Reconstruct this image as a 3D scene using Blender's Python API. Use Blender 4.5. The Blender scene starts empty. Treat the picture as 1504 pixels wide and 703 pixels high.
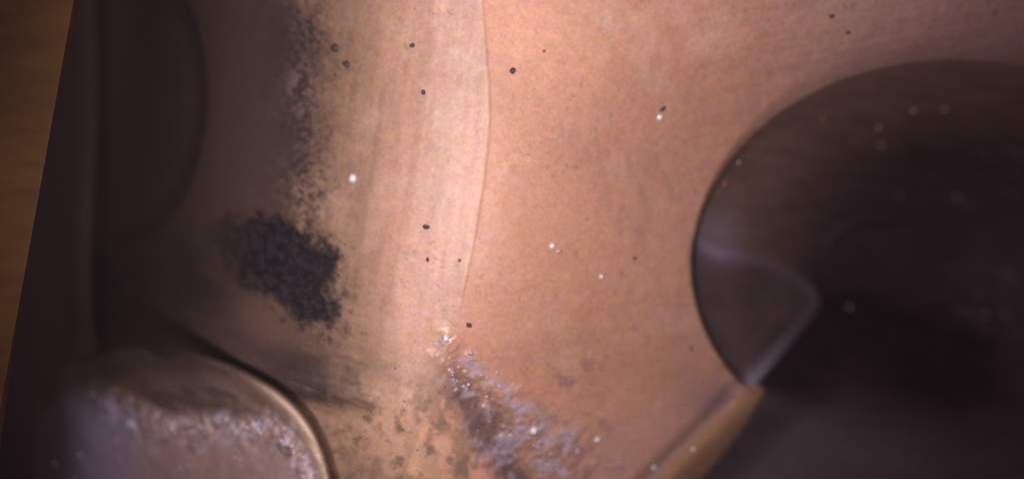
import bpy, math, random
import numpy as np
from mathutils import Vector

# ------------------------------------------------------------------ camera, world, lamp
S = 5e-5            # one unit of the drawing grid below in metres (the view is about 75 mm wide)
D = 1400.0          # lens to reference plane, in the same units
CX, CY = 752.0, 351.5
scene = bpy.context.scene
C = scene.collection

cam_d = bpy.data.cameras.new('camera')
cam = bpy.data.objects.new('camera', cam_d)
C.objects.link(cam)
cam.location = (0, -D * S, 0)
cam.rotation_euler = (math.radians(90), 0, 0)
cam_d.sensor_width = 36
cam_d.lens = 36 * D / 1504
cam_d.clip_start = 0.001
cam_d.clip_end = 10
cam_d.dof.use_dof = True
cam_d.dof.focus_distance = (D - 60) * S
cam_d.dof.aperture_fstop = 12.5
scene.camera = cam

world = bpy.data.worlds.new('World')
scene.world = world
world.use_nodes = True
bg = world.node_tree.nodes['Background']
bg.inputs[0].default_value = (1.0, 0.72, 0.85, 1)
bg.inputs[1].default_value = 0.045

def lamp(name, px, py, depth, tx, ty, energy, size, radius, color):
    ld = bpy.data.lights.new(name, 'SPOT')
    ld.energy = energy
    ld.spot_size = math.radians(size)
    ld.spot_blend = 1.0
    ld.shadow_soft_size = radius * S
    ld.color = color
    lo = bpy.data.objects.new(name, ld)
    C.objects.link(lo)
    lo.location = ((px - CX) * S, depth * S, (CY - py) * S)
    tgt = Vector(((tx - CX) * S, 0, (CY - ty) * S))
    lo.rotation_euler = (tgt - lo.location).to_track_quat('-Z', 'Y').to_euler()
    return lo
lamp('probe_lamp', 650, 230, -1020, 690, 250, 0.135, 104, 40, (1.0, 0.86, 0.86))

scene.view_settings.view_transform = 'Standard'
scene.view_settings.look = 'None'
scene.view_settings.exposure = 0
scene.view_settings.gamma = 1
scene.view_settings.use_curve_mapping = False

# ------------------------------------------------------------------ numeric helpers
def sstep(a, b, x):
    t = np.clip((x - a) / (b - a), 0, 1)
    return t * t * (3 - 2 * t)

_lat = {}
def vnoise(x, y, seed):
    if seed not in _lat:
        _lat[seed] = np.random.RandomState(seed).rand(256, 256)
    L = _lat[seed]
    xi = np.floor(x).astype(int); yi = np.floor(y).astype(int)
    fx = x - xi; fy = y - yi
    fx = fx * fx * (3 - 2 * fx); fy = fy * fy * (3 - 2 * fy)
    a = L[yi & 255, xi & 255]; b = L[yi & 255, (xi + 1) & 255]
    c = L[(yi + 1) & 255, xi & 255]; d = L[(yi + 1) & 255, (xi + 1) & 255]
    return (a * (1 - fx) + b * fx) * (1 - fy) + (c * (1 - fx) + d * fx) * fy

def fbm(x, y, scale, octv=4, seed=1, ax=1.0, rot=0.0):
    """noise 0..1; features about `scale` units wide, stretched by ax along the direction rot"""
    c, s = math.cos(rot), math.sin(rot)
    u = (x * c + y * s) / (scale * ax); v = (-x * s + y * c) / scale
    out = 0; amp = 0.5; tot = 0
    for o in range(octv):
        out = out + amp * vnoise(u + 17.3 * o + 400, v + 9.1 * o + 400, seed + o); tot += amp
        u = u * 2.03; v = v * 2.03; amp *= 0.55
    return out / tot

def poly_dist(x, y, pts):
    """distance to a polyline"""
    d = np.full(np.shape(x), 1e9)
    for (x0, y0), (x1, y1) in zip(pts[:-1], pts[1:]):
        dx, dy = x1 - x0, y1 - y0
        t = np.clip(((x - x0) * dx + (y - y0) * dy) / (dx * dx + dy * dy), 0, 1)
        d = np.minimum(d, np.hypot(x - x0 - t * dx, y - y0 - t * dy))
    return d

def poly_in(x, y, pts):
    inside = np.zeros(np.shape(x), bool)
    n = len(pts)
    for i in range(n):
        x0, y0 = pts[i]; x1, y1 = pts[(i + 1) % n]
        if y0 == y1: continue
        c = ((y0 > y) != (y1 > y)) & (x < (x1 - x0) * (y - y0) / (y1 - y0) + x0)
        inside ^= c
    return inside

def poly_sd(x, y, pts):
    """signed distance to a closed outline, positive inside"""
    d = poly_dist(x, y, pts + [pts[0]])
    return np.where(poly_in(x, y, pts), d, -d)

def world_xyz(px, py, h):
    k = (D + h) / D
    return np.stack([(px - CX) * k * S, h * S, (CY - py) * k * S], -1)

# ------------------------------------------------------------------ the shape of the casting
CREASE = np.array([(-400, 640), (-200, 685), (-50, 704), (0, 709), (60, 714), (120, 718), (170, 720), (220, 717),
                   (280, 709), (340, 700), (400, 687), (440, 679), (480, 668), (540, 650), (640, 615), (800, 560), (1100, 470)], float)
def crease_x(y): return np.interp(y, CREASE[:, 0], CREASE[:, 1])
INNER = np.array([(-400, 610), (0, 640), (120, 632), (220, 617), (320, 602), (420, 584), (480, 566), (600, 540), (1100, 400)], float)
LEAF = [(1018, 352), (1048, 366), (1075, 372), (1110, 379), (1140, 389), (1165, 402), (1186, 418), (1198, 434), (1199, 448), (1188, 464), (1166, 490),
        (1140, 520), (1118, 546), (1106, 562), (1062, 520), (1036, 470), (1020, 420), (1014, 380)]
LEAF_EDGE = [(1030, 358), (1060, 371), (1110, 379), (1140, 389), (1165, 402), (1186, 418), (1198, 434), (1199, 448), (1188, 464), (1166, 490), (1140, 520), (1118, 546), (1098, 566)]
FOLD = [(120, 425), (200, 440), (262, 470), (318, 508), (372, 545), (430, 566), (540, 588)]
BOSS_C = (272.0, 765.0)
_bp = [(502, 770), (487, 703), (473, 655), (452, 614), (420, 581), (370, 549), (320, 528), (250, 510), (180, 507), (118, 528), (40, 548), (-70, 610), (-130, 765), (-60, 920), (272, 1001), (450, 925)]
_ba = np.array([math.atan2(b - BOSS_C[1], a - BOSS_C[0]) for a, b in _bp]); _br = np.array([math.hypot(a - BOSS_C[0], b - BOSS_C[1]) for a, b in _bp])
_bo = np.argsort(_ba); _ba = _ba[_bo]; _br = _br[_bo]
_tt = np.linspace(-math.pi, math.pi, 721)
_rt = np.interp(_tt, np.concatenate([_ba - 2 * math.pi, _ba, _ba + 2 * math.pi]), np.concatenate([_br] * 3))
_kk = np.hanning(31); _kk /= _kk.sum()
_rt = np.convolve(np.concatenate([_rt[-61:-1], _rt, _rt[1:61]]), _kk, 'same')[60:-60]
def boss_r(x, y):      # 1 on the outline of the boss
    a = np.arctan2(y - BOSS_C[1], x - BOSS_C[0])
    return np.hypot(x - BOSS_C[0], y - BOSS_C[1]) / np.interp(a, _tt, _rt)
RIDGE = [(1112, 572), (1085, 604), (1040, 650), (990, 700), (900, 790), (760, 930)]
SOOT = [(300, 330), (335, 312), (380, 322), (428, 318), (452, 338), (478, 352), (496, 380), (494, 430), (502, 462), (512, 486), (490, 492),
        (462, 476), (430, 462), (405, 440), (372, 420), (338, 400), (310, 372)]

def ell(x, y):      # 1 on the rim of the big port, less inside
    return np.sqrt(((x - 1400) / 382) ** 2 + ((y - 390) / 302) ** 2)
def shelf_sd(x, y):  # positive below the line where the sooty shelf begins
    return (y - 572) * 0.985 - (x - 1112) * 0.17 + 14 * np.sin((x - 1112) / 170.0)

def depth(x, y):
    xc = crease_x(y)
    xi = np.interp(y, INNER[:, 0], INNER[:, 1])
    # broad facet, falls away to the right and down
    u = np.maximum(x - xc, 0)
    A = 0.06 + 0.42 * sstep(-20, 270, y)
    hr = 0.8 + A * (np.sqrt(u * u + 80.0 ** 2) - 80) + 0.00012 * np.minimum(u, 900) ** 2 + .2 * np.maximum(u - 900, 0)
    # crest band, then the rounded flank
    v = np.maximum(xc - x, 0)
    w = np.maximum(xi - x, 0)
    hl = 0.02 * v + 0.16 * w + 0.00150 * w ** 2
    lip = -1.3 * np.exp(-((v - 9) / 16.0) ** 2)
    fade = 1 - sstep(430, 520, y)
    k = sstep(-1.6 - 30 * (1 - fade), 1.6 + 30 * (1 - fade), x - xc)
    h = (hl + lip * fade) * (1 - k) + hr * k
    # the whole floor drops towards the lower edge and a little to the top
    h = h + 0.00028 * np.maximum(y - 330, 0) ** 2 - 0.00025 * np.maximum(160 - y, 0) ** 2 * sstep(0, 500, y + 400)
    # soft swelling between the facets at the bottom
    h = h - 16 * np.exp(-((x - 590) / 55.0) ** 2 - ((y - 640) / 90.0) ** 2)
    h = h + 14 * np.exp(-((x - 715 - (y - 600) * 0.55) / 32.0) ** 2) * sstep(480, 600, y)
    # shallow dish in the dark flank
    e = np.sqrt(((x - 168) / 137) ** 2 + ((y - 140) / 225) ** 2)
    h = h + 14 * (1 - sstep(0.84, 1.03, e))
    # groove under the valve
    rv = boss_r(x, y)
    h = h + (34 + 46 * sstep(240, 380, x)) * (1 - sstep(.97, 1.05 + .12 * sstep(360, 240, x), rv))
    fd = poly_dist(x, y, FOLD)
    h = h - 11 * np.exp(-(fd / 15.0) ** 2) * sstep(150, 260, x)
    # front lip on the far left
    sl = (1 - sstep(80, 158, x + 4 * np.sin(y / 90.0) - 0.02 * (y - 300))) * (1 - sstep(440, 640, y))
    cap = 392 + 12 * np.sin(y / 130.0)
    hc = cap - 26 * np.logaddexp(0, -(h - cap) / 26) 
    h = np.where(x < 420, h * (1 - sstep(420, 300, x)) + hc * sstep(420, 300, x), h)
    h = h + 7 * np.exp(-((x - 140 - 5 * np.sin(y / 80.0)) / 9.0) ** 2) * (1 - sstep(470, 560, y)) - 2.5 * np.exp(-((x - 116 - 5 * np.sin(y / 80.0)) / 12.0) ** 2) * (1 - sstep(470, 560, y))
    # big port : bowl
    e = ell(x, y); e0 = e
    soft = sstep(1000, 1300, x) * (1 - sstep(250, 420, y))      # rounded lip above, crisp to the left
    ww = 0.012 + 0.13 * soft
    bowl = 16 * (1 - sstep(1 - ww, 1 + ww, e)) * (1 - sstep(440, 600, y)) + 430 * (1 - np.clip(e, 0, 1) ** 1.6)
    sh = sstep(-60, 70, shelf_sd(x, y))
    shelf = 46 + 0.30 * (700 - y) + 0.00025 * (x - 1280) ** 2
    rp = poly_dist(x, y, RIDGE)
    right = sstep(-4, 4, (x - 1112) * 0.70 + (y - 572) * 0.70)     # side of the ridge line
    port = bowl * (1 - sh) + shelf * sh
    # only to the right of the ridge does the shelf exist
    side = sstep(-6, 120, (x - 1118) + (y - 566) * 0.99)
    inp = 1 - sstep(1 - ww, 1 + ww, e)
    h = h + np.where(sh > 0, (bowl * (1 - sh)) * 1.0 + shelf * sh * side, bowl)
    # ledge inside the port
    ld = poly_sd(x, y, LEAF)
    h = h - (26 * sstep(-14, 30, ld) + 5 * np.exp(-(poly_dist(x, y, LEAF_EDGE) / 10.0) ** 2)) * (1 - sstep(.80, 1.0, e0))
    # the ridge
    below = sstep(556, 580, y)
    h = h - 7 * np.exp(-(rp / 20.0) ** 2) * sstep(560, 680, y)
    off = (x - 1118) * 0.707 + (y - 566) * 0.707
    h = h + 6 * np.exp(-((rp - 31) / 8.0) ** 2) * (off < 0) * below
    # inner collar of the guide, deep in the bowl
    g = np.hypot((x - 1300) / 1.25, y - 400)
    h = h - 9 * np.exp(-((g - 78) / 6.0) ** 2) * (x > 1215) * sstep(380, 340, y)
    # gentle unevenness of the casting
    h = h + 5 * (fbm(x, y, 150, 2, 11) - .5) + 2.2 * (fbm(x, y, 34, 3, 21) - .5) + 0.7 * (fbm(x, y, 9, 2, 31) - .5)
    # crusty ground where grit has baked on
    gz = grit_zone(x, y)
    h = h - gz * (9 * fbm(x, y, 15, 3, 41) + 3 * fbm(x, y, 6, 2, 45))
    sz = soot_zone(x, y)
    h = h - sz * 1.6 * fbm(x, y, 8, 3, 51)
    return h

def grit_zone(x, y):
    line = [(648, 482), (672, 540), (728, 592), (785, 645), (845, 730)]
    d = poly_dist(x, y, line)
    wdt = 16 + 0.30 * np.maximum(y - 490, 0)
    n = fbm(x, y, 26, 3, 61)
    z = 1 - sstep(0.35, 1.25, d / wdt + (n - .5) * 1.0)
    return z * sstep(465, 500, y)

def soot_zone(x, y):
    n = (fbm(x, y, 30, 4, 71) - .5) * 50 + (fbm(x, y, 8, 3, 75, ax=1.6, rot=.9) - .5) * 44 - 8 * sstep(400, 320, x)
    a = sstep(-16, 18, poly_sd(x, y, SOOT) + n)
    return a

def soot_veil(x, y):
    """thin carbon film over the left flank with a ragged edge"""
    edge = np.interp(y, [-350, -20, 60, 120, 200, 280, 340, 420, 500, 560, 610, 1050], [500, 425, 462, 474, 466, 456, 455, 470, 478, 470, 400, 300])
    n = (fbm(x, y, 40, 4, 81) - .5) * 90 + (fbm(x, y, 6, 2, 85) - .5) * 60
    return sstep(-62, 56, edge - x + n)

# ------------------------------------------------------------------ surface colours, with some light and shade painted in
def paint(x, y):
    sh = np.shape(x)
    def col(r, g, b): return np.broadcast_to(np.array([r, g, b], float), sh + (3,)).copy()
    def mix(a, b, m): return a * (1 - m[..., None]) + b * m[..., None]
    xc = crease_x(y)
    c = col(0.52, 0.27, 0.185)                         # coated wall
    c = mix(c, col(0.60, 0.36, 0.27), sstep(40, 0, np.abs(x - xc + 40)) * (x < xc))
    lf = 1 - sstep(-3, 3, x - xc)
    c = mix(c, col(0.50, 0.303, 0.222), lf * 0.8)
    c = mix(c, col(0.66, 0.40, 0.30), lf * sstep(260, 420, y) * sstep(560, 610, x) * .8)
    c = mix(c, col(0.74, 0.40, 0.28), (1 - lf) * np.exp(-((x - 770) / 95.0) ** 2 - ((y - 30) / 120.0) ** 2) * .9)  # brightly lit spot beside the crease painted as a paler tint
    c = mix(c, col(0.32, 0.200, 0.135), lf * sstep(610, 500, x) * (1 - .5 * sstep(520, 620, y)) * .9)            # olive tan further left, with the light falloff darkened in
    c = mix(c, col(0.63, 0.40, 0.315), lf * sstep(105, 35, xc - x) * (1 - sstep(430, 480, y)) * .85)  # crest band lightened in colour where it faces the lamp
    c = mix(c, col(0.60, 0.325, 0.23), (1 - lf) * sstep(250, 20, x - xc) * (.8 - .55 * np.exp(-((x - 770) / 95.0) ** 2 - ((y - 30) / 120.0) ** 2)))  # lighter near the crease, light falloff put into the tint
    # broad cloudy tone differences
    n = fbm(x, y, 120, 4, 101)
    c = c * (0.90 + 0.20 * n)[..., None]
    pale = fbm(x, y, 60, 3, 111)
    c = mix(c, col(0.64, 0.42, 0.33), sstep(.55, .8, pale) * .35)
    c = mix(c, col(0.47, 0.285, 0.265), sstep(1000, 1300, x) * (1 - sstep(250, 400, y)) * .8)
    c = mix(c, col(0.38, 0.23, 0.195), sstep(860, 1010, x) * sstep(60, 300, y) * .30)
    # faint drawn streaks along the crest band and round the port
    st = fbm(x, y, 9, 3, 121, ax=11, rot=math.radians(97))
    c = c * (1 - 0.28 * lf * (st - .42))[..., None]
    thin = np.exp(-((x - np.interp(y, [0, 160, 420], [585, 560, 520])) / 5.0) ** 2) + np.exp(-((x - np.interp(y, [0, 200, 430], [650, 612, 572])) / 4.0) ** 2)
    c = c * (1 - .12 * thin * sstep(100, 240, y) * (1 - sstep(420, 470, y)))[..., None]
    sr = fbm(x, y, 7, 3, 131, ax=14, rot=math.radians(-14))
    c = c * (1 - 0.28 * (1 - lf) * (sr - .5) * sstep(900, 1150, x))[..., None]
    # soft sandy grain
    g1 = fbm(x, y, 4.2, 2, 141); g2 = fbm(x, y, 11, 2, 145)
    c = c * (1 + .18 * (g1 - .5) + .10 * (g2 - .5))[..., None]
    c[..., 0] *= 1 + .10 * (fbm(x, y, 5, 2, 151, ax=2) - .5)
    c[..., 2] *= 1 + .30 * (fbm(x, y, 7, 2, 155, ax=2) - .5)
    c[..., 1] *= 1 + .14 * (fbm(x, y, 13, 2, 153) - .5)
    cl = np.exp(-((x - 945) / 60.0) ** 2 - ((y - 290) / 75.0) ** 2) * .55 + np.exp(-((x - 870) / 45.0) ** 2 - ((y - 200) / 60.0) ** 2) * .3
    c = mix(c, col(0.30, 0.195, 0.155), cl * sstep(.3, .7, fbm(x, y, 14, 3, 157, ax=2.4, rot=1.4)))
    c = mix(c, col(0.60, 0.325, 0.225), np.exp(-((x - 800) / 55.0) ** 2 - ((y - 320) / 50.0) ** 2) * .55)
    # freckles
    f = sstep(.74, .84, fbm(x, y, 7, 2, 161)) * sstep(.45, .65, fbm(x, y, 60, 2, 165))
    c = mix(c, col(0.20, 0.135, 0.125), f * .40)
    # brown smears with fine hairs between flank and valve
    hz = np.exp(-((x - 445 - (y - 540) * .8) / 100.0) ** 2 - ((y - 540) / 46.0) ** 2) * 1.25
    hair = fbm(x, y, 6, 3, 171, ax=9, rot=math.radians(18))
    hair2 = fbm(x, y, 5, 3, 175, ax=8, rot=math.radians(-12))
    c = mix(c, col(0.17, 0.125, 0.10), np.clip(hz * (0.5 + 2.2 * (hair - .42) + .9 * (hair2 - .5)), 0, .9))
    lower = sstep(500, 600, y) * (1 - sstep(700, 780, x))
    c = mix(c, col(0.30, 0.19, 0.125), lower * sstep(.42, .62, fbm(x, y, 22, 4, 181, ax=1.8, rot=math.radians(80))) * .85)
    c = mix(c, col(0.20, 0.135, 0.105), lower * sstep(.52, .66, fbm(x, y, 12, 3, 185)) * sstep(.4, .6, fbm(x, y, 40, 2, 187)) * .7)
    c = mix(c, col(0.66, 0.41, 0.27), (1 - sstep(.50, .62, fbm(x, y, 15, 3, 189))) * np.exp(-((x - 575 - (y - 640) * .5) / 60.0) ** 2) * sstep(520, 600, y) * .75)
    # a dark trail below the grit
    c = c * (1 + .35 * (1 - lf) * sstep(520, 680, y))[..., None]  # lower wall brightened in colour to make up for weak lamp light
    t = poly_dist(x, y, [(655, 520), (690, 600), (735, 660), (790, 760)])
    c = mix(c, col(0.15, 0.095, 0.10), (1 - sstep(4, 38, t + 26 * (fbm(x, y, 18, 3, 191) - .5))) * sstep(500, 600, y) * .85)
    gz = grit_zone(x, y)
    c = mix(c, col(0.24, 0.155, 0.15), gz * sstep(530, 640, y) * .45)
    c = mix(c, col(0.50, 0.30, 0.27), sstep(780, 900, x) * sstep(560, 660, y) * (1 - lf) * .5)
    c = mix(c, col(0.52, 0.42, 0.52), gz * sstep(.50, .66, fbm(x, y, 17, 3, 193)) * .7)
    sp = fbm(x, y, 20, 3, 195)
    c = mix(c, col(0.22, 0.15, 0.14), sstep(.52, .70, sp) * np.exp(-((x - 850) / 45.0) ** 2 - ((y - 590) / 75.0) ** 2) * .8)
    fp = np.exp(-((poly_dist(x, y, FOLD) - 3) / 20.0) ** 2) * sstep(150, 260, x)
    c = mix(c, col(0.10, 0.072, 0.064), fp * (.45 + .9 * (hair - .4)).clip(0, 1))  # fold darkened by painted shade and smeared hairs
    # carbon film on the flank
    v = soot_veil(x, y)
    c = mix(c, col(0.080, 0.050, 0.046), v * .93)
    brn = np.exp(-((x - 400) / 75.0) ** 2 - ((y - 470) / 55.0) ** 2)
    c = mix(c, col(0.055, 0.042, 0.046), np.exp(-((poly_dist(x, y, FOLD) + 2) / 15.0) ** 2) * (x < 480) * (.35 + 1.2 * (hair - .4)).clip(0, .8))
    sm = poly_dist(x, y, [(420, 440), (330, 420), (240, 395), (140, 400)])
    sm2 = poly_dist(x, y, [(500, 560), (400, 520), (300, 480), (210, 455), (130, 470)])
    w = fbm(x, y, 34, 4, 261, ax=2.2, rot=.35)
    c = mix(c, col(0.030, 0.024, 0.030), np.clip((np.exp(-(sm / 44.0) ** 2) * sstep(430, 330, x) + np.exp(-(sm2 / 24.0) ** 2) * sstep(560, 400, x)) * (.65 + 1.8 * (w - .42)), 0, .92))
    c = mix(c, col(0.165, 0.098, 0.076), np.clip(brn * 1.0, 0, .85))
    c = mix(c, col(0.062, 0.043, 0.046), np.exp(-((x - 425) / 42.0) ** 2 - ((y - 90) / 130.0) ** 2) * sstep(.3, .62, fbm(x, y, 30, 4, 203, ax=1.6, rot=1.2)) * .8)
    stip = sstep(.50, .66, fbm(x, y, 6, 2, 201)) * np.exp(-((x - 448) / 30.0) ** 2) * (1 - sstep(290, 350, y))
    c = mix(c, col(0.045, 0.036, 0.046), stip * .85)
    c = mix(c, col(0.33, 0.21, 0.19), np.exp(-((x - 442) / 20.0) ** 2 - ((y - 130) / 34.0) ** 2) * sstep(.45, .62, fbm(x, y, 8, 2, 205)) * .7)
    sc = mix(col(0.014, 0.012, 0.019), col(0.055, 0.043, 0.052), sstep(.40, .70, fbm(x, y, 6, 3, 207)) * .6)
    sz = soot_zone(x, y)[..., None] * (.95 - .35 * sstep(390, 310, x))[..., None]
    c = c * (1 - sz) + sc * sz
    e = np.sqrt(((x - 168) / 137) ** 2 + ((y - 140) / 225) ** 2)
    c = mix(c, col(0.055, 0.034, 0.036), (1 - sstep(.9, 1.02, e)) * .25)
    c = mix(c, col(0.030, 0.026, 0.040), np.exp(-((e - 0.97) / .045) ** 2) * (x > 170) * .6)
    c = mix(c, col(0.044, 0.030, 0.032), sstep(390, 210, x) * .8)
    c = mix(c, col(0.028, 0.020, 0.024), np.exp(-((x - 150) / 16.0) ** 2) * (1 - sstep(480, 560, y)) * .6)  # dark side of the lip edge painted as shade
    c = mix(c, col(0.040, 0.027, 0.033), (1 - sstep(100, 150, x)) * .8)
    c = mix(c, col(0.052, 0.035, 0.036), np.exp(-((x - 118) / 12.0) ** 2) * (1 - sstep(520, 600, y)) * .8)  # soft lit line on the lip painted in
    # port : burnt brown to black
    ee = ell(x, y); soft = sstep(1000, 1300, x) * (1 - sstep(250, 420, y))
    ww = 0.010 + 0.11 * soft
    inp = (1 - sstep(1 - ww, 1 + ww * 1.3, ee + soft * .06 * (fbm(x, y, 9, 2, 211, ax=5, rot=-.25) - .5)))
    off = (x - 1118) * 0.707 + (y - 566) * 0.707
    sd = shelf_sd(x, y)
    inp = inp * np.where(sd > -6, sstep(-3, 3, off), 1)
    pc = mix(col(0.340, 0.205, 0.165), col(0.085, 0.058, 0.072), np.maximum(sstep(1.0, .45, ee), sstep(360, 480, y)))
    pc = mix(pc, col(0.030, 0.020, 0.026), (1 - sstep(22, 120, poly_dist(x, y, [(1150, 548), (1222, 474), (1320, 500), (1400, 530)]))) * .8)  # black shadow beside the ledge painted into the bowl
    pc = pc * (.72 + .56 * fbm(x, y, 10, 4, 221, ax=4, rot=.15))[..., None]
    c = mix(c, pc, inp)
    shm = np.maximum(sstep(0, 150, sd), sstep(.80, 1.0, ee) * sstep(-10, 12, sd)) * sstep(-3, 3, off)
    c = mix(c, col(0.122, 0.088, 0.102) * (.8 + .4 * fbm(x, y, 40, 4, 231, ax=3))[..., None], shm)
    vf = inp * sstep(.52, .75, fbm(x, y, 15, 3, 227, ax=3, rot=.35)) * np.exp(-((x - 1470) / 70.0) ** 2) * (np.exp(-((y - 240) / 60.0) ** 2) + np.exp(-((y - 450) / 60.0) ** 2))
    c = mix(c, col(0.20, 0.14, 0.19), vf * .8)  # faintly lit right side of the bowl painted as pale patches
    ld = poly_sd(x, y, LEAF)
    c = mix(c, col(0.145, 0.098, 0.110) * (.8 + .4 * fbm(x, y, 22, 3, 225))[..., None], sstep(-9, 5, ld))
    le = np.exp(-(poly_dist(x, y, LEAF_EDGE) / 12.0) ** 2) * sstep(-12, -2, poly_sd(x, y, LEAF))
    c = mix(c, col(0.42, 0.34, 0.45), np.exp(-((x - 1055) / 34.0) ** 2 - ((y - 345) / 34.0) ** 2) * inp * .75)  # violet glow at the top of the ledge painted in
    c = mix(c, col(0.46, 0.38, 0.50), le * (.26 + .6 * np.exp(-((x - 1050) / 35.0) ** 2) + .55 * sstep(470, 540, y)))  # rim highlight of the ledge painted in
    c = mix(c, col(0.30, 0.21, 0.24), np.exp(-((x - 1060) / 60.0) ** 2 - ((y - 585) / 26.0) ** 2) * (off < -18) * .6)  # violet haze left of the rib painted in
    rp = poly_dist(x, y, RIDGE)
    rm = (1 - sstep(5 + 8 * sstep(570, 660, y), 13 + 10 * sstep(570, 660, y), rp - .08 * (y - 570) * (off > 0))) * sstep(560, 576, y)
    c = mix(c, col(0.44, 0.25, 0.16) * (.85 + .3 * fbm(x, y, 14, 3, 241))[..., None], rm)
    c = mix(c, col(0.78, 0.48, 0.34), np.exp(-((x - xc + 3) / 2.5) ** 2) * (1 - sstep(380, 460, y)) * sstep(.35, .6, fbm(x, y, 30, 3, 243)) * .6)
    gr = np.exp(-((rp - 27) / 8.0) ** 2) * (off < 0) * sstep(560, 590, y)
    c = mix(c, col(0.16, 0.10, 0.10), gr * .8)  # shadow line along the rib painted in
    c = mix(c, col(0.16, 0.11, 0.10), np.exp(-(np.abs(x - xc - 2.5) / 2.2) ** 2) * (1 - sstep(400, 470, y)) * .05)   # thin shade line of the crease painted in
    return np.clip(c, .004, .9)

def rough_wet(x, y):
    r = np.full(np.shape(x), .50)
    wet = grit_zone(x, y) * .8
    wet = np.maximum(wet, (1 - sstep(104, 140, x)) * .15)
    wet = np.maximum(wet, np.exp(-(poly_dist(x, y, LEAF_EDGE) / 8.0) ** 2) * .3)
    dull = np.maximum(np.maximum(soot_veil(x, y), 1 - sstep(100, 150, x)), (ell(x, y) < 1) * 1.0)
    r = r + .38 * dull - .30 * wet
    return r, wet

# ------------------------------------------------------------------ materials
def new_mat(name):
    m = bpy.data.materials.new(name); m.use_nodes = True
    nt = m.node_tree
    return m, nt, nt.nodes, nt.links, nt.nodes['Principled BSDF']

def wall_material(name, grain=1.0, film=True):
    m, nt, N, L, P = new_mat(name)
    at = N.new('ShaderNodeAttribute'); at.attribute_name = 'tint'
    wt = N.new('ShaderNodeAttribute'); wt.attribute_name = 'wet'
    ro = N.new('ShaderNodeAttribute'); ro.attribute_name = 'rough'
    tc = N.new('ShaderNodeTexCoord')
    n1 = N.new('ShaderNodeTexNoise'); n1.inputs['Scale'].default_value = 5200; n1.inputs['Detail'].default_value = 3
    n2 = N.new('ShaderNodeTexNoise'); n2.inputs['Scale'].default_value = 1500; n2.inputs['Detail'].default_value = 4
    L.new(tc.outputs['Object'], n1.inputs['Vector']); L.new(tc.outputs['Object'], n2.inputs['Vector'])
    mr = N.new('ShaderNodeMapRange'); mr.inputs['From Min'].default_value = .25; mr.inputs['From Max'].default_value = .75
    mr.inputs['To Min'].default_value = 1 - .13 * grain; mr.inputs['To Max'].default_value = 1 + .13 * grain
    L.new(n1.outputs['Fac'], mr.inputs['Value'])
    mx = N.new('ShaderNodeVectorMath'); mx.operation = 'SCALE'
    L.new(at.outputs['Color'], mx.inputs[0]); L.new(mr.outputs['Result'], mx.inputs['Scale'])
    L.new(mx.outputs['Vector'], P.inputs['Base Color'])
    L.new(ro.outputs['Fac'], P.inputs['Roughness'])
    b1 = N.new('ShaderNodeBump'); b1.inputs['Strength'].default_value = .35; b1.inputs['Distance'].default_value = 2.2e-5 * grain
    L.new(n1.outputs['Fac'], b1.inputs['Height'])
    b2 = N.new('ShaderNodeBump'); b2.inputs['Strength'].default_value = .6; b2.inputs['Distance'].default_value = 6e-5 * grain
    L.new(n2.outputs['Fac'], b2.inputs['Height']); L.new(b1.outputs['Normal'], b2.inputs['Normal'])
    L.new(b2.outputs['Normal'], P.inputs['Normal'])
    P.inputs['Specular IOR Level'].default_value = .30
    P.inputs['Coat Roughness'].default_value = .30
    L.new(wt.outputs['Fac'], P.inputs['Coat Weight'])
    L.new(b2.outputs['Normal'], P.inputs['Coat Normal'])
    if film:
        th = N.new('ShaderNodeMapRange'); th.inputs['To Min'].default_value = 250; th.inputs['To Max'].default_value = 620
        L.new(n2.outputs['Fac'], th.inputs['Value'])
        ml = N.new('ShaderNodeMath'); ml.operation = 'MULTIPLY'
        L.new(th.outputs['Result'], ml.inputs[0]); L.new(wt.outputs['Fac'], ml.inputs[1])
        L.new(ml.outputs[0], P.inputs['Thin Film Thickness'])
    return m

def plain_material(name, color, rough=.6, metal=0.0, spec=.5, var=.3, scale=900, coat=0, bump=4e-5):
    m, nt, N, L, P = new_mat(name)
    tc = N.new('ShaderNodeTexCoord')
    n = N.new('ShaderNodeTexNoise'); n.inputs['Scale'].default_value = scale; n.inputs['Detail'].default_value = 5
    L.new(tc.outputs['Object'], n.inputs['Vector'])
    r = N.new('ShaderNodeValToRGB')
    r.color_ramp.elements[0].position = .3; r.color_ramp.elements[1].position = .7
    r.color_ramp.elements[0].color = tuple(v * (1 - var) for v in color) + (1,)
    r.color_ramp.elements[1].color = tuple(min(1, v * (1 + var)) for v in color) + (1,)
    L.new(n.outputs['Fac'], r.inputs['Fac']); L.new(r.outputs['Color'], P.inputs['Base Color'])
    b = N.new('ShaderNodeBump'); b.inputs['Distance'].default_value = bump; b.inputs['Strength'].default_value = .6
    L.new(n.outputs['Fac'], b.inputs['Height']); L.new(b.outputs['Normal'], P.inputs['Normal'])
    P.inputs['Roughness'].default_value = rough; P.inputs['Metallic'].default_value = metal
    P.inputs['Specular IOR Level'].default_value = spec; P.inputs['Coat Weight'].default_value = coat
    P.inputs['Coat Roughness'].default_value = .1
    return m

M_wall = wall_material('baked coating')
M_valve = wall_material('oily valve metal', grain=1.0)

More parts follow.
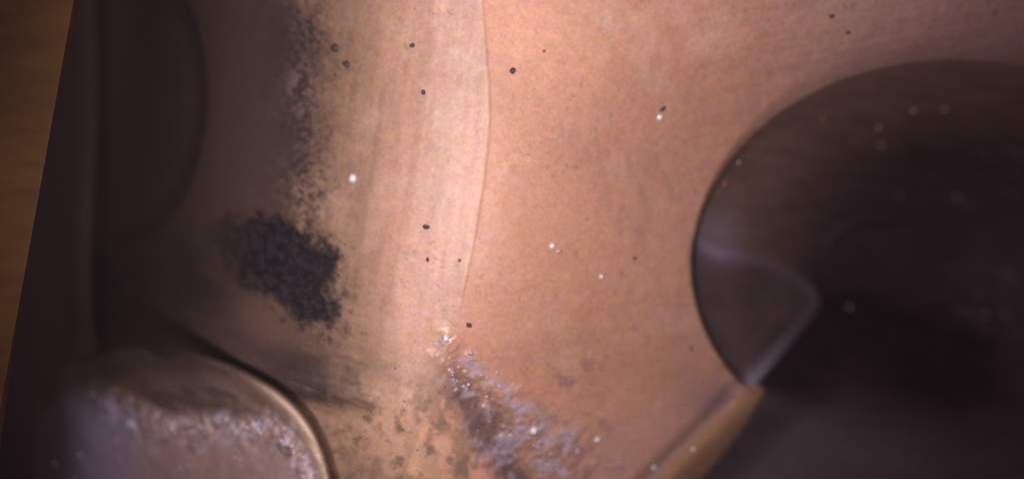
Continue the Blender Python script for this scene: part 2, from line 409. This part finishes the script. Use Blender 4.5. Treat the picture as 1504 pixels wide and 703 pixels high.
# ------------------------------------------------------------------ mesh helpers
def mesh_obj(name, co, faces, mat, parent=None, tint=None, rough=None, wet=None, normals=None, smooth=True):
    me = bpy.data.meshes.new(name)
    co = np.asarray(co, float)
    if isinstance(faces, np.ndarray):
        nf, k = faces.shape
        me.vertices.add(len(co)); me.vertices.foreach_set('co', co.ravel())
        me.loops.add(nf * k); me.loops.foreach_set('vertex_index', faces.ravel().astype(np.int32))
        me.polygons.add(nf); me.polygons.foreach_set('loop_start', np.arange(nf, dtype=np.int32) * k)
        me.polygons.foreach_set('loop_total', np.full(nf, k, np.int32))
        me.update(calc_edges=True)
    else:
        me.from_pydata([tuple(c) for c in co], [], faces); me.update()
    if smooth: me.polygons.foreach_set('use_smooth', [True] * len(me.polygons))
    if tint is not None:
        a = me.attributes.new('tint', 'FLOAT_COLOR', 'POINT')
        a.data.foreach_set('color', np.concatenate([tint, np.ones((len(tint), 1))], 1).ravel().astype(np.float32))
    for nm, arr in (('rough', rough), ('wet', wet)):
        if arr is not None:
            a = me.attributes.new(nm, 'FLOAT', 'POINT'); a.data.foreach_set('value', arr.ravel().astype(np.float32))
    if normals is not None: me.normals_split_custom_set_from_vertices(normals.tolist())
    me.materials.append(mat)
    o = bpy.data.objects.new(name, me); C.objects.link(o)
    if parent: o.parent = parent
    return o

def empty(name, label, cat, loc=(0, 0, 0)):
    o = bpy.data.objects.new(name, None); C.objects.link(o); o.location = loc
    o.empty_display_size = .004
    o['label'] = label; o['category'] = cat
    return o

# ------------------------------------------------------------------ the casting, cut into its parts
gx = np.concatenate([np.arange(-560, -24, 12), np.arange(-24, 1528, 2), np.arange(1528, 2060, 12)]).astype(float)
gy = np.concatenate([np.arange(-380, -20, 12), np.arange(-20, 724, 2), np.arange(724, 1100, 12)]).astype(float)
X, Y = np.meshgrid(gx, gy)
H = depth(X, Y)
V = world_xyz(X, Y, H)
dVx = np.gradient(V, axis=1); dVy = np.gradient(V, axis=0)
NRM = np.cross(dVx, dVy); NRM /= np.linalg.norm(NRM, axis=-1, keepdims=True) + 1e-20
if NRM[..., 1].mean() > 0: NRM = -NRM
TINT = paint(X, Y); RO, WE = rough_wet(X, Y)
ny, nx = X.shape
idx = np.arange(ny * nx).reshape(ny, nx)
F = np.stack([idx[:-1, :-1], idx[1:, :-1], idx[1:, 1:], idx[:-1, 1:]], -1).reshape(-1, 4)
fx = ((X[:-1, :-1] + X[1:, 1:]) / 2).ravel(); fy = ((Y[:-1, :-1] + Y[1:, 1:]) / 2).ravel()

off = (fx - 1118) * 0.707 + (fy - 566) * 0.707
region = np.full(len(F), 'broad_facet', dtype=object)
region[fx < crease_x(fy)] = 'crest_band'
region[fx < np.interp(fy, [-400, 0, 120, 260, 340, 440, 520, 1100], [450, 450, 470, 450, 480, 500, 430, 380])] = 'sooty_flank'
e_ = np.sqrt(((fx - 168) / 137) ** 2 + ((fy - 140) / 225) ** 2)
region[(e_ < 1) & (fx < 500)] = 'shallow_dish'
region[fx < 120] = 'front_lip'
region[(shelf_sd(fx, fy) > 0) & (off > 0)] = 'burnt_shelf'
region[(ell(fx, fy) < 1) & ((shelf_sd(fx, fy) <= 0))] = 'port_bowl'
g_ = np.hypot((fx - 1300) / 1.25, fy - 400)
region[(np.abs(g_ - 78) < 8) & (fx > 1206) & (region == 'port_bowl')] = 'guide_collar'
region[(poly_in(fx, fy, LEAF)) & (ell(fx, fy) < 1.01)] = 'port_ledge'
region[(poly_dist(fx, fy, RIDGE) < 25) & (fy > 562)] = 'cast_rib'

casting = empty('metal_chamber', 'tan coated metal chamber wall with a creased crest, sooty flank and big dark port', 'metal chamber', (0, 0, 0))
part_labels = {
    'broad_facet': 'smooth pinkish tan wall between crease and dark port',
    'crest_band': 'brightest pale band of wall left of the crease',
    'sooty_flank': 'flank of the wall darkened by ragged carbon film',
    'front_lip': 'dark purplish lip along the left edge',
    'port_bowl': 'deep burnt inside of the big round port',
    'port_ledge': 'leaf shaped ledge with painted violet rim highlight inside the port',
    'burnt_shelf': 'dark brown shelf below the port',
    'cast_rib': 'orange tan rib running down from the port edge',
}
Vf, Nf, Tf, Rf, Wf = V.reshape(-1, 3), NRM.reshape(-1, 3), TINT.reshape(-1, 3), RO.ravel(), WE.ravel()
for nm in ['broad_facet', 'crest_band', 'sooty_flank', 'shallow_dish', 'front_lip', 'port_bowl', 'guide_collar', 'port_ledge', 'burnt_shelf', 'cast_rib']:
    f = F[region == nm]
    u, inv = np.unique(f, return_inverse=True)
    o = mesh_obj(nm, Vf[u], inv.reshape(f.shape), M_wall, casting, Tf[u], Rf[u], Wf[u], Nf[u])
    if nm in part_labels: o['label'] = part_labels[nm]

# ------------------------------------------------------------------ the valve at the lower left
def valve_height(x, y):
    r = boss_r(x, y) * 342
    h = 316 - 0.80 * (x - 150) - 0.10 * (800 - y) + 12 * (r / 342) ** 2 + 20 * sstep(400, 480, x) + 40 * sstep(340, 220, x) * sstep(270, 342, r)
    return h, r
WET_LINE = [(150, 580), (190, 612), (262, 628), (330, 620), (400, 628), (446, 670), (466, 720)]
VALVE_WET = [(30, 640), (96, 556), (150, 578), (190, 602), (240, 614), (300, 614), (350, 618), (392, 616), (424, 628), (452, 668), (470, 720), (440, 900), (120, 1000), (20, 800)]
def valve_field(x, y):
    h, r = valve_height(x, y)
    n = fbm(x, y, 30, 3, 301); n2 = fbm(x, y, 9, 3, 305)
    wet = sstep(-22, 16, poly_sd(x, y, VALVE_WET) + 34 * (n - .5))
    edge = np.exp(-(poly_dist(x, y, WET_LINE) / 26.0) ** 2)
    h = h + wet * (-6 - 7 * (n - .5)) - edge * 22.0 * (fbm(x, y, 13, 3, 307) - .5) - (edge * 6.0 + wet * 1.0) * (n2 - .5) + 1.6 * (n2 - .5)
    rs = sstep(250, 430, x)
    h = h - (1 + 6 * rs) * np.exp(-((r - 326) / 10.0) ** 2) + 3 * rs * np.exp(-((r - 300) / 14.0) ** 2)
    return h, r, wet
valve = empty('rounded_boss', 'rounded brown metal boss with a wet violet glinting face in the lower left corner', 'boss')
th = np.linspace(0, 2 * math.pi, 721)[:-1]
def ring_mesh(name, radii, edge_drop, label=None):
    R_, T_ = np.meshgrid(radii, th)
    ro_ = np.interp(np.where(T_ > math.pi, T_ - 2 * math.pi, T_), _tt, _rt) / 342
    x = BOSS_C[0] + R_ * np.cos(T_) * ro_; y = BOSS_C[1] + R_ * np.sin(T_) * ro_
    h, r, wet = valve_field(x, y)
    k = sstep(334, 346, r)
    h = h + edge_drop * (1 - np.sqrt(np.clip(1 - ((r - 330) / 16).clip(0, 1) ** 2, 0, 1)))
    v = world_xyz(x, y, h)
    c = np.broadcast_to(np.array([.25, .165, .13]), x.shape + (3,)).copy()
    sm = fbm(x, y, 26, 4, 311, ax=5, rot=.5)
    c = c * (.45 + 1.1 * sm)[..., None]
    m = sstep(.45, .7, fbm(x, y, 18, 3, 315, ax=4, rot=.35)) * .6
    c = c * (1 - m[..., None]) + np.array([.07, .055, .062]) * m[..., None]
    wc = np.array([.48, .32, .30]) * (.8 + .4 * fbm(x, y, 24, 3, 321))[..., None]
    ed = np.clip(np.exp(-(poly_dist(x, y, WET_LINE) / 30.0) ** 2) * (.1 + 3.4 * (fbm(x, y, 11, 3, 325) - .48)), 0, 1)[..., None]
    wc = wc * (1 - ed) + np.array([.80, .72, .90]) * ed  # sparkling highlights painted along the wet line
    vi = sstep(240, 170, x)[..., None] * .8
    wc = wc * (1 - vi) + np.array([.36, .30, .44]) * vi  # violet glow painted into the wet colour
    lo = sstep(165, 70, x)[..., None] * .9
    wc = wc * (1 - lo) + np.array([.12, .085, .11]) * lo  # far left painted darker to sink into shadow
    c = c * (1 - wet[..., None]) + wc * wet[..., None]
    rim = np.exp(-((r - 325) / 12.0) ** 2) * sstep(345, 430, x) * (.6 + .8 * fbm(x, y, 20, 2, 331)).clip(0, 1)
    c = c * (1 - rim[..., None]) + np.array([.88, .66, .52]) * rim[..., None]  # bright rim highlight painted into the colour
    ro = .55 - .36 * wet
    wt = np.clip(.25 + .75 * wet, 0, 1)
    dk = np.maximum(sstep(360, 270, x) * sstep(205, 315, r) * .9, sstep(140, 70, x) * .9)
    c = c * (1 - dk[..., None]) + np.array([.075, .052, .054]) * dk[..., None]  # left and top painted dark so the boss fades into shade
    n, m_ = x.shape
    ii = np.arange(n * m_).reshape(n, m_)
    a = ii; b = np.roll(ii, -1, 0)
    f = np.stack([a[:, :-1], a[:, 1:], b[:, 1:], b[:, :-1]], -1).reshape(-1, 4)
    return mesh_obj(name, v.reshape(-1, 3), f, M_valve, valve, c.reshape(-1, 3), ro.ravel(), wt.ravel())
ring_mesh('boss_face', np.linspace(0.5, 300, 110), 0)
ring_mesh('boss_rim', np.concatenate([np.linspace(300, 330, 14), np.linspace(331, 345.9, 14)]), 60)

# ------------------------------------------------------------------ brown plate at the far left
def slab(name, outline, h0, thick, mat, bev=3.0, parent=None):
    pts = np.array(outline, float); n = len(pts)
    cen = pts.mean(0)
    rings = []
    for inset, dh in ((bev, 0), (bev * .3, bev * .3), (0, bev), (45, thick)):
        d = cen - pts; d /= np.linalg.norm(d, axis=1, keepdims=True)
        q = pts + d * inset
        rings.append(world_xyz(q[:, 0], q[:, 1], np.full(n, h0)) + np.array([0, dh * S, 0]))
    co = np.concatenate(rings)
    faces = [list(range(n))]
    for k in range(3):
        for i in range(n):
            j = (i + 1) % n
            faces.append([k * n + i, (k + 1) * n + i, (k + 1) * n + j, k * n + j])
    faces.append(list(range(3 * n, 4 * n))[::-1])
    o = mesh_obj(name, co, faces, mat, parent, smooth=False)
    return o

def plate_material():
    m, nt, N, L, P = new_mat('brown varnished plate')
    tc = N.new('ShaderNodeTexCoord')
    mp = N.new('ShaderNodeMapping'); mp.inputs['Rotation'].default_value = (0, .5, 0); mp.inputs['Scale'].default_value = (1, 1, 5)
    n = N.new('ShaderNodeTexNoise'); n.inputs['Scale'].default_value = 170; n.inputs['Detail'].default_value = 6
    n3 = N.new('ShaderNodeTexNoise'); n3.inputs['Scale'].default_value = 60
    L.new(tc.outputs['Object'], mp.inputs['Vector']); L.new(mp.outputs['Vector'], n.inputs['Vector']); L.new(tc.outputs['Object'], n3.inputs['Vector'])
    r = N.new('ShaderNodeValToRGB')
    r.color_ramp.elements[0].position = .3; r.color_ramp.elements[1].position = .72
    r.color_ramp.elements[0].color = (.088, .034, .012, 1); r.color_ramp.elements[1].color = (.125, .060, .018, 1)
    L.new(n.outputs['Fac'], r.inputs['Fac'])
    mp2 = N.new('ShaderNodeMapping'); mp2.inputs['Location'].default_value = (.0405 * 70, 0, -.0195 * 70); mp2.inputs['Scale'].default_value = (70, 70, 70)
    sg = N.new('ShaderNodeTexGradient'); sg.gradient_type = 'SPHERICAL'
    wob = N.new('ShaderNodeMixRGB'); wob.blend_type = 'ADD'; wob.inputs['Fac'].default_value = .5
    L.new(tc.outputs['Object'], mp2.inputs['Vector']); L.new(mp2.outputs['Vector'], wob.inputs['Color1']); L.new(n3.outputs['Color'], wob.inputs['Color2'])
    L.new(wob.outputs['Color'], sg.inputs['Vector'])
    corner_mix = N.new('ShaderNodeMixRGB'); corner_mix.inputs['Color2'].default_value = (.018, .012, .006, 1)  # darkens the plate towards its upper left corner
    corner_fac = N.new('ShaderNodeMath'); corner_fac.operation = 'MULTIPLY'; corner_fac.inputs[1].default_value = 1.1; corner_fac.use_clamp = True
    L.new(sg.outputs['Fac'], corner_fac.inputs[0]); L.new(corner_fac.outputs[0], corner_mix.inputs['Fac'])
    L.new(r.outputs['Color'], corner_mix.inputs['Color1']); L.new(corner_mix.outputs['Color'], P.inputs['Base Color'])
    P.inputs['Roughness'].default_value = .6
    b = N.new('ShaderNodeBump'); b.inputs['Distance'].default_value = 5e-5; b.inputs['Strength'].default_value = .5
    L.new(n.outputs['Fac'], b.inputs['Height']); L.new(b.outputs['Normal'], P.inputs['Normal'])
    return m
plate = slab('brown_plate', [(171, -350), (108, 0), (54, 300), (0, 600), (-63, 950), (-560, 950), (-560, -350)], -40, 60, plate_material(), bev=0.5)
plate['label'] = 'plain orange brown plate with a clean slanted edge along the left side'
plate['category'] = 'plate'

# ------------------------------------------------------------------ crusts : uncountable grains, joined
ICO_V = []; ICO_F = []
def ico():
    t = (1 + 5 ** .5) / 2
    v = np.array([(-1, t, 0), (1, t, 0), (-1, -t, 0), (1, -t, 0), (0, -1, t), (0, 1, t), (0, -1, -t), (0, 1, -t), (t, 0, -1), (t, 0, 1), (-t, 0, -1), (-t, 0, 1)], float)
    v /= np.linalg.norm(v[0])
    f = np.array([(0, 11, 5), (0, 5, 1), (0, 1, 7), (0, 7, 10), (0, 10, 11), (1, 5, 9), (5, 11, 4), (11, 10, 2), (10, 7, 6), (7, 1, 8), (3, 9, 4), (3, 4, 2), (3, 2, 6), (3, 6, 8), (3, 8, 9), (4, 9, 5), (2, 4, 11), (6, 2, 10), (8, 6, 7), (9, 8, 1)])
    return v, f
def ico2():
    v, f = ico(); v = v.tolist(); cache = {}; out = []
    def mid(a, b):
        k = (min(a, b), max(a, b))
        if k not in cache:
            m = (np.array(v[a]) + np.array(v[b])); m /= np.linalg.norm(m); v.append(m.tolist()); cache[k] = len(v) - 1
        return cache[k]
    for a, b, c in f:
        ab, bc, ca = mid(a, b), mid(b, c), mid(c, a)
        out += [(a, ab, ca), (b, bc, ab), (c, ca, bc), (ab, bc, ca)]
    return np.array(v), np.array(out)
IV, IF = ico()
IV2, IF2 = ico2()
rng = np.random.RandomState(7)

def grain_cloud(name, px, py, rad, flat, mat, stretch=None, angle=None):
    h = depth(px, py)
    cos = []; fs = []
    for i in range(len(px)):
        v = IV * (1 + .35 * (rng.rand(12, 1) - .5)) * rad[i]
        v = v * np.array([1, flat, 1])
        if stretch is not None:
            v[:, 0] *= stretch[i]
            c, s = math.cos(angle[i]), math.sin(angle[i])
            v[:, [0, 2]] = np.stack([v[:, 0] * c - v[:, 2] * s, v[:, 0] * s + v[:, 2] * c], 1)
        p = world_xyz(px[i], py[i], h[i])
        cos.append(v * S + p); fs.append(IF + 12 * i)
    o = mesh_obj(name, np.concatenate(cos), np.concatenate(fs), mat, smooth=True)
    o['kind'] = 'stuff'
    return o

def sample(fn, x0, x1, y0, y1, n, seed):
    r = np.random.RandomState(seed); x = r.uniform(x0, x1, n); y = r.uniform(y0, y1, n)
    k = r.rand(n) < fn(x, y)
    return x[k], y[k]

M_grit = plain_material('wet mineral grit', (.50, .42, .55), .28, .0, .8, .5, 2500, coat=.8)
M_soot = plain_material('dry carbon soot', (.022, .019, .028), .85, 0, .2, .5, 3000)
M_brown = plain_material('brown crumbs', (.15, .10, .09), .7, 0, .4, .4, 3000)

x, y = sample(lambda a, b: grit_zone(a, b) ** 1.5 * (.3 + 1.2 * (fbm(a, b, 22, 2, 401) > .52)), 600, 920, 470, 800, 420, 11)
rc = np.random.RandomState(5)
for qx, qy, qn, qs in [(650, 500, 16, 6), (664, 543, 14, 6), (681, 568, 12, 6), (693, 515, 8, 5), (726, 549, 10, 6), (745, 574, 8, 6), (775, 608, 9, 7), (790, 655, 16, 8), (806, 684, 18, 9), (836, 562, 6, 5), (848, 660, 8, 8)]:
    x = np.concatenate([x, qx + qs * rc.randn(qn)]); y = np.concatenate([y, qy + qs * rc.randn(qn)])
o = grain_cloud('wet_grit', x, y, (.8 + 3.2 * rng.rand(len(x)) ** 3), .7, M_grit)
o['label'] = 'wet violet grey grit baked on below the end of the crease'; o['category'] = 'grit'

x, y = sample(lambda a, b: soot_zone(a, b) * (.25 + .75 * sstep(340, 420, a)) , 270, 560, 270, 530, 4200, 12)
o = grain_cloud('soot_crust', x, y, rng.uniform(.4, 1.3, len(x)), .5, M_soot, rng.uniform(1, 2.5, len(x)), rng.uniform(-1.0, -.1, len(x)))
o['label'] = 'blue black ragged soot patch on the left flank'; o['category'] = 'soot'

def stip(a, b):
    edge = np.interp(b, [0, 60, 120, 200, 280, 340], [410, 440, 455, 450, 440, 430])
    return np.exp(-((a - edge) / 28.0) ** 2) * sstep(.42, .62, fbm(a, b, 24, 3, 411)) * .9
x, y = sample(stip, 340, 540, 0, 350, 3500, 13)
o = grain_cloud('soot_stipple', x, y, rng.uniform(.4, 1.4, len(x)), .5, M_soot, rng.uniform(1, 2, len(x)), rng.uniform(-1, 1, len(x)))
o['label'] = 'scattered fine soot grains along the upper edge of the dark flank'; o['category'] = 'soot'

def crumbs(a, b):
    return np.exp(-((a - 600) / 120.0) ** 2 - ((b - 640) / 80.0) ** 2) * sstep(.48, .68, fbm(a, b, 20, 3, 421)) * .5 + \
           np.exp(-((a - 850) / 45.0) ** 2 - ((b - 590) / 75.0) ** 2) * sstep(.48, .68, fbm(a, b, 16, 3, 425)) * .5
x, y = sample(crumbs, 480, 960, 500, 760, 3000, 14)
o = grain_cloud('brown_crumbs', x, y, rng.uniform(.6, 1.8, len(x)), .5, M_brown)
o['label'] = 'fine brown crumbs scattered over the lower wall beside the wet grit'; o['category'] = 'crumbs'

# pale beads added to stand in for glints on the valve face
def bead(a, b):
    line = poly_dist(a, b, [(170, 592), (200, 622), (262, 630), (300, 632), (330, 612), (400, 628), (440, 668)])
    return np.exp(-(line / 10.0) ** 2) * (fbm(a, b, 14, 2, 431) > .50) * .8 + .02 * (poly_in(a, b, VALVE_WET))
x, y = sample(bead, 60, 480, 560, 760, 2600, 15)
M_bead = plain_material('glint bead', (.75, .70, .86), .12, 0, 1.0, .3, 1800, coat=1)
hv = valve_field(x, y)[0]
cos = []; fs = []
for i in range(len(x)):
    cos.append(IV * rng.uniform(.9, 3.2) * np.array([1, .6, 1]) * S + world_xyz(x[i], y[i], hv[i])); fs.append(IF + 12 * i)
o = mesh_obj('glint_beads', np.concatenate(cos), np.concatenate(fs), M_bead)
o['kind'] = 'stuff'; o['label'] = 'tiny pale beads standing in for glints on the wet face of the rounded boss'; o['category'] = 'oil beads'

# ------------------------------------------------------------------ single specks, one by one
M_black = plain_material('carbon fleck', (.065, .050, .060), .6, 0, .3, .4, 4000)
M_white = plain_material('pale mineral bead', (.86, .84, .92), .15, 0, 1.0, .1, 3000, coat=1)
M_dim = plain_material('dull grey bead', (.42, .35, .34), .3, 0, .8, .2, 3000, coat=.5)
M_red = plain_material('rusty bead', (.38, .12, .10), .4, 0, .5, .2, 3000)
def speck(name, px, py, r, mat, label, cat, group, ax=1.0, rot=0.0, flat=.55):
    px_, py_ = np.array([px], float), np.array([py], float)
    h = depth(px_, py_)[0]
    rg = np.random.RandomState(int(px * 7 + py))
    v = IV2 * (1 + .30 * (rg.rand(len(IV2), 1) - .5)) * r * np.array([ax, flat, 1])
    c, s = math.cos(rot), math.sin(rot)
    v[:, [0, 2]] = np.stack([v[:, 0] * c - v[:, 2] * s, v[:, 0] * s + v[:, 2] * c], 1)
    o = mesh_obj(name, v * S, IF2, mat)
    o.location = world_xyz(px, py, h)
    o['label'] = label; o['category'] = cat; o['group'] = group
    return o
DG = 'black flecks stuck to the tan wall'
for px, py, r, ax, rot, lab in [
    (753, 104, 6.0, 1.0, 0, 'largest black fleck, just right of the crease near the top'),
    (606, 67, 4.5, 1.1, 0, 'small black fleck on the pale band close to the top edge'),
    (622, 136, 4.5, .9, 0, 'small round black fleck on the pale band below the topmost one'),
    (626, 333, 4.5, 1.5, 0, 'short wide black fleck halfway down the pale band'),
    (628, 381, 4.5, .6, 0, 'thin upright grey fleck below the wide one on the pale band'),
    (675, 382, 3.0, 1.0, 0, 'tiny dark fleck close left of the crease, low on the band'),
    (689, 477, 4.5, 1.3, -.5, 'dark brown fleck at the foot of the crease above the grit'),
    (932, 379, 3.6, 1.0, 0, 'dark fleck between crease and port, the upper of a close pair'),
    (913, 402, 2.8, 1.0, 0, 'tiny dark fleck just below and left of its bigger neighbour near the port'),
    (1015, 511, 3.8, .9, 0, 'faint dark fleck on the wall left of the port ledge'),
    (493, 71, 7.5, 1.2, -.4, 'ragged dark fleck at the top end of the soot edge'),
    (510, 95, 6.0, 1.6, -.6, 'elongated dark fleck directly under the ragged one by the soot edge'),
    (799, 75, 2.8, 1.0, 0, 'tiny brown fleck high on the wall right of the largest fleck'),
    (973, 160, 4.0, 2.0, .6, 'slanted dark sliver touching the bright bead above the wall centre'),
    (1222, 24, 4.0, 1.5, 0, 'brownish fleck near the top edge above the port'),
    (1245, 48, 3.4, 1.6, .2, 'faint brown streak of a fleck right above the port rim'),
]:
    speck('carbon_fleck', px, py, r * .85, M_black if r > 3 else M_brown, lab, 'fleck', DG, ax, rot)
BG = 'bright beads stuck to the chamber wall'
for px, py, r, mat, ax, lab in [
    (518, 262, 7.5, M_white, .8, 'large bluish white bead alone on the olive tan wall beside the soot edge'),
    (969, 172, 4.6, M_white, 1.1, 'brilliant white bead on the upper wall left of the port'),
    (811, 361, 4.0, M_white, 1.2, 'pale violet bead in the middle of the broad tan wall'),
    (820, 369, 3.0, M_dim, 1.6, 'dull greenish grain touching the violet bead in mid wall'),
    (883, 406, 3.4, M_white, 1.0, 'small sharp white bead below and right of the violet one'),
    (784, 632, 7.0, M_white, .9, 'brightest white bead in the wet grit near the bottom'),
    (655, 497, 5.5, M_white, .8, 'whitish bead at the very top of the wet grit'),
    (877, 645, 3.6, M_white, 1.6, 'pale flat grain on the tan wall right of the grit'),
    (1018, 659, 3.2, M_white, 1.0, 'small pale bead on the orange rib'),
    (960, 686, 3.6, M_white, 1.2, 'pale bead beside the lower end of the rib'),
]:
    speck('bright_bead', px, py, r, mat, lab, 'bead', BG, ax, 0, .8)
PG = 'dull beads inside the dark port'
for px, py, r, mat, ax, lab in [
    (1342, 162, 4.2, M_dim, 1.2, 'grey bead under the upper rim of the port, left of its twin'),
    (1387, 160, 4.2, M_dim, 1.5, 'wide grey bead under the upper rim, rightmost of the upper beads'),
    (1290, 187, 4.6, M_dim, .9, 'upright yellowish grey bead, upper of a stacked pair in the port'),
    (1294, 213, 4.0, M_dim, 1.3, 'flat grey bead, lower of the stacked pair in the port'),
    (1321, 286, 3.2, M_red, 1.4, 'dull reddish bead in the upper middle of the port'),
    (1247, 451, 4.2, M_dim, 1.2, 'lone grey bead right of the tip of the port ledge'),
    (1448, 463, 4.2, M_dim, 1.8, 'long grey bead towards the right side of the port'),
    (1405, 290, 3.4, M_dim, 1.5, 'faint violet grey bead right of the reddish one in the port'),
    (1085, 238, 3.6, M_dim, 1.0, 'grey bead just inside the left upper rim of the port'),
    (1064, 270, 4.4, M_red, 1.0, 'rusty red bead clinging to the left rim of the port'),
    (1208, 173, 3.6, M_red, 1.4, 'faint reddish bead inside the upper left curve of the port'),
]:
    speck('port_bead', px, py, r, mat, lab, 'bead', PG, ax, 0, .8)
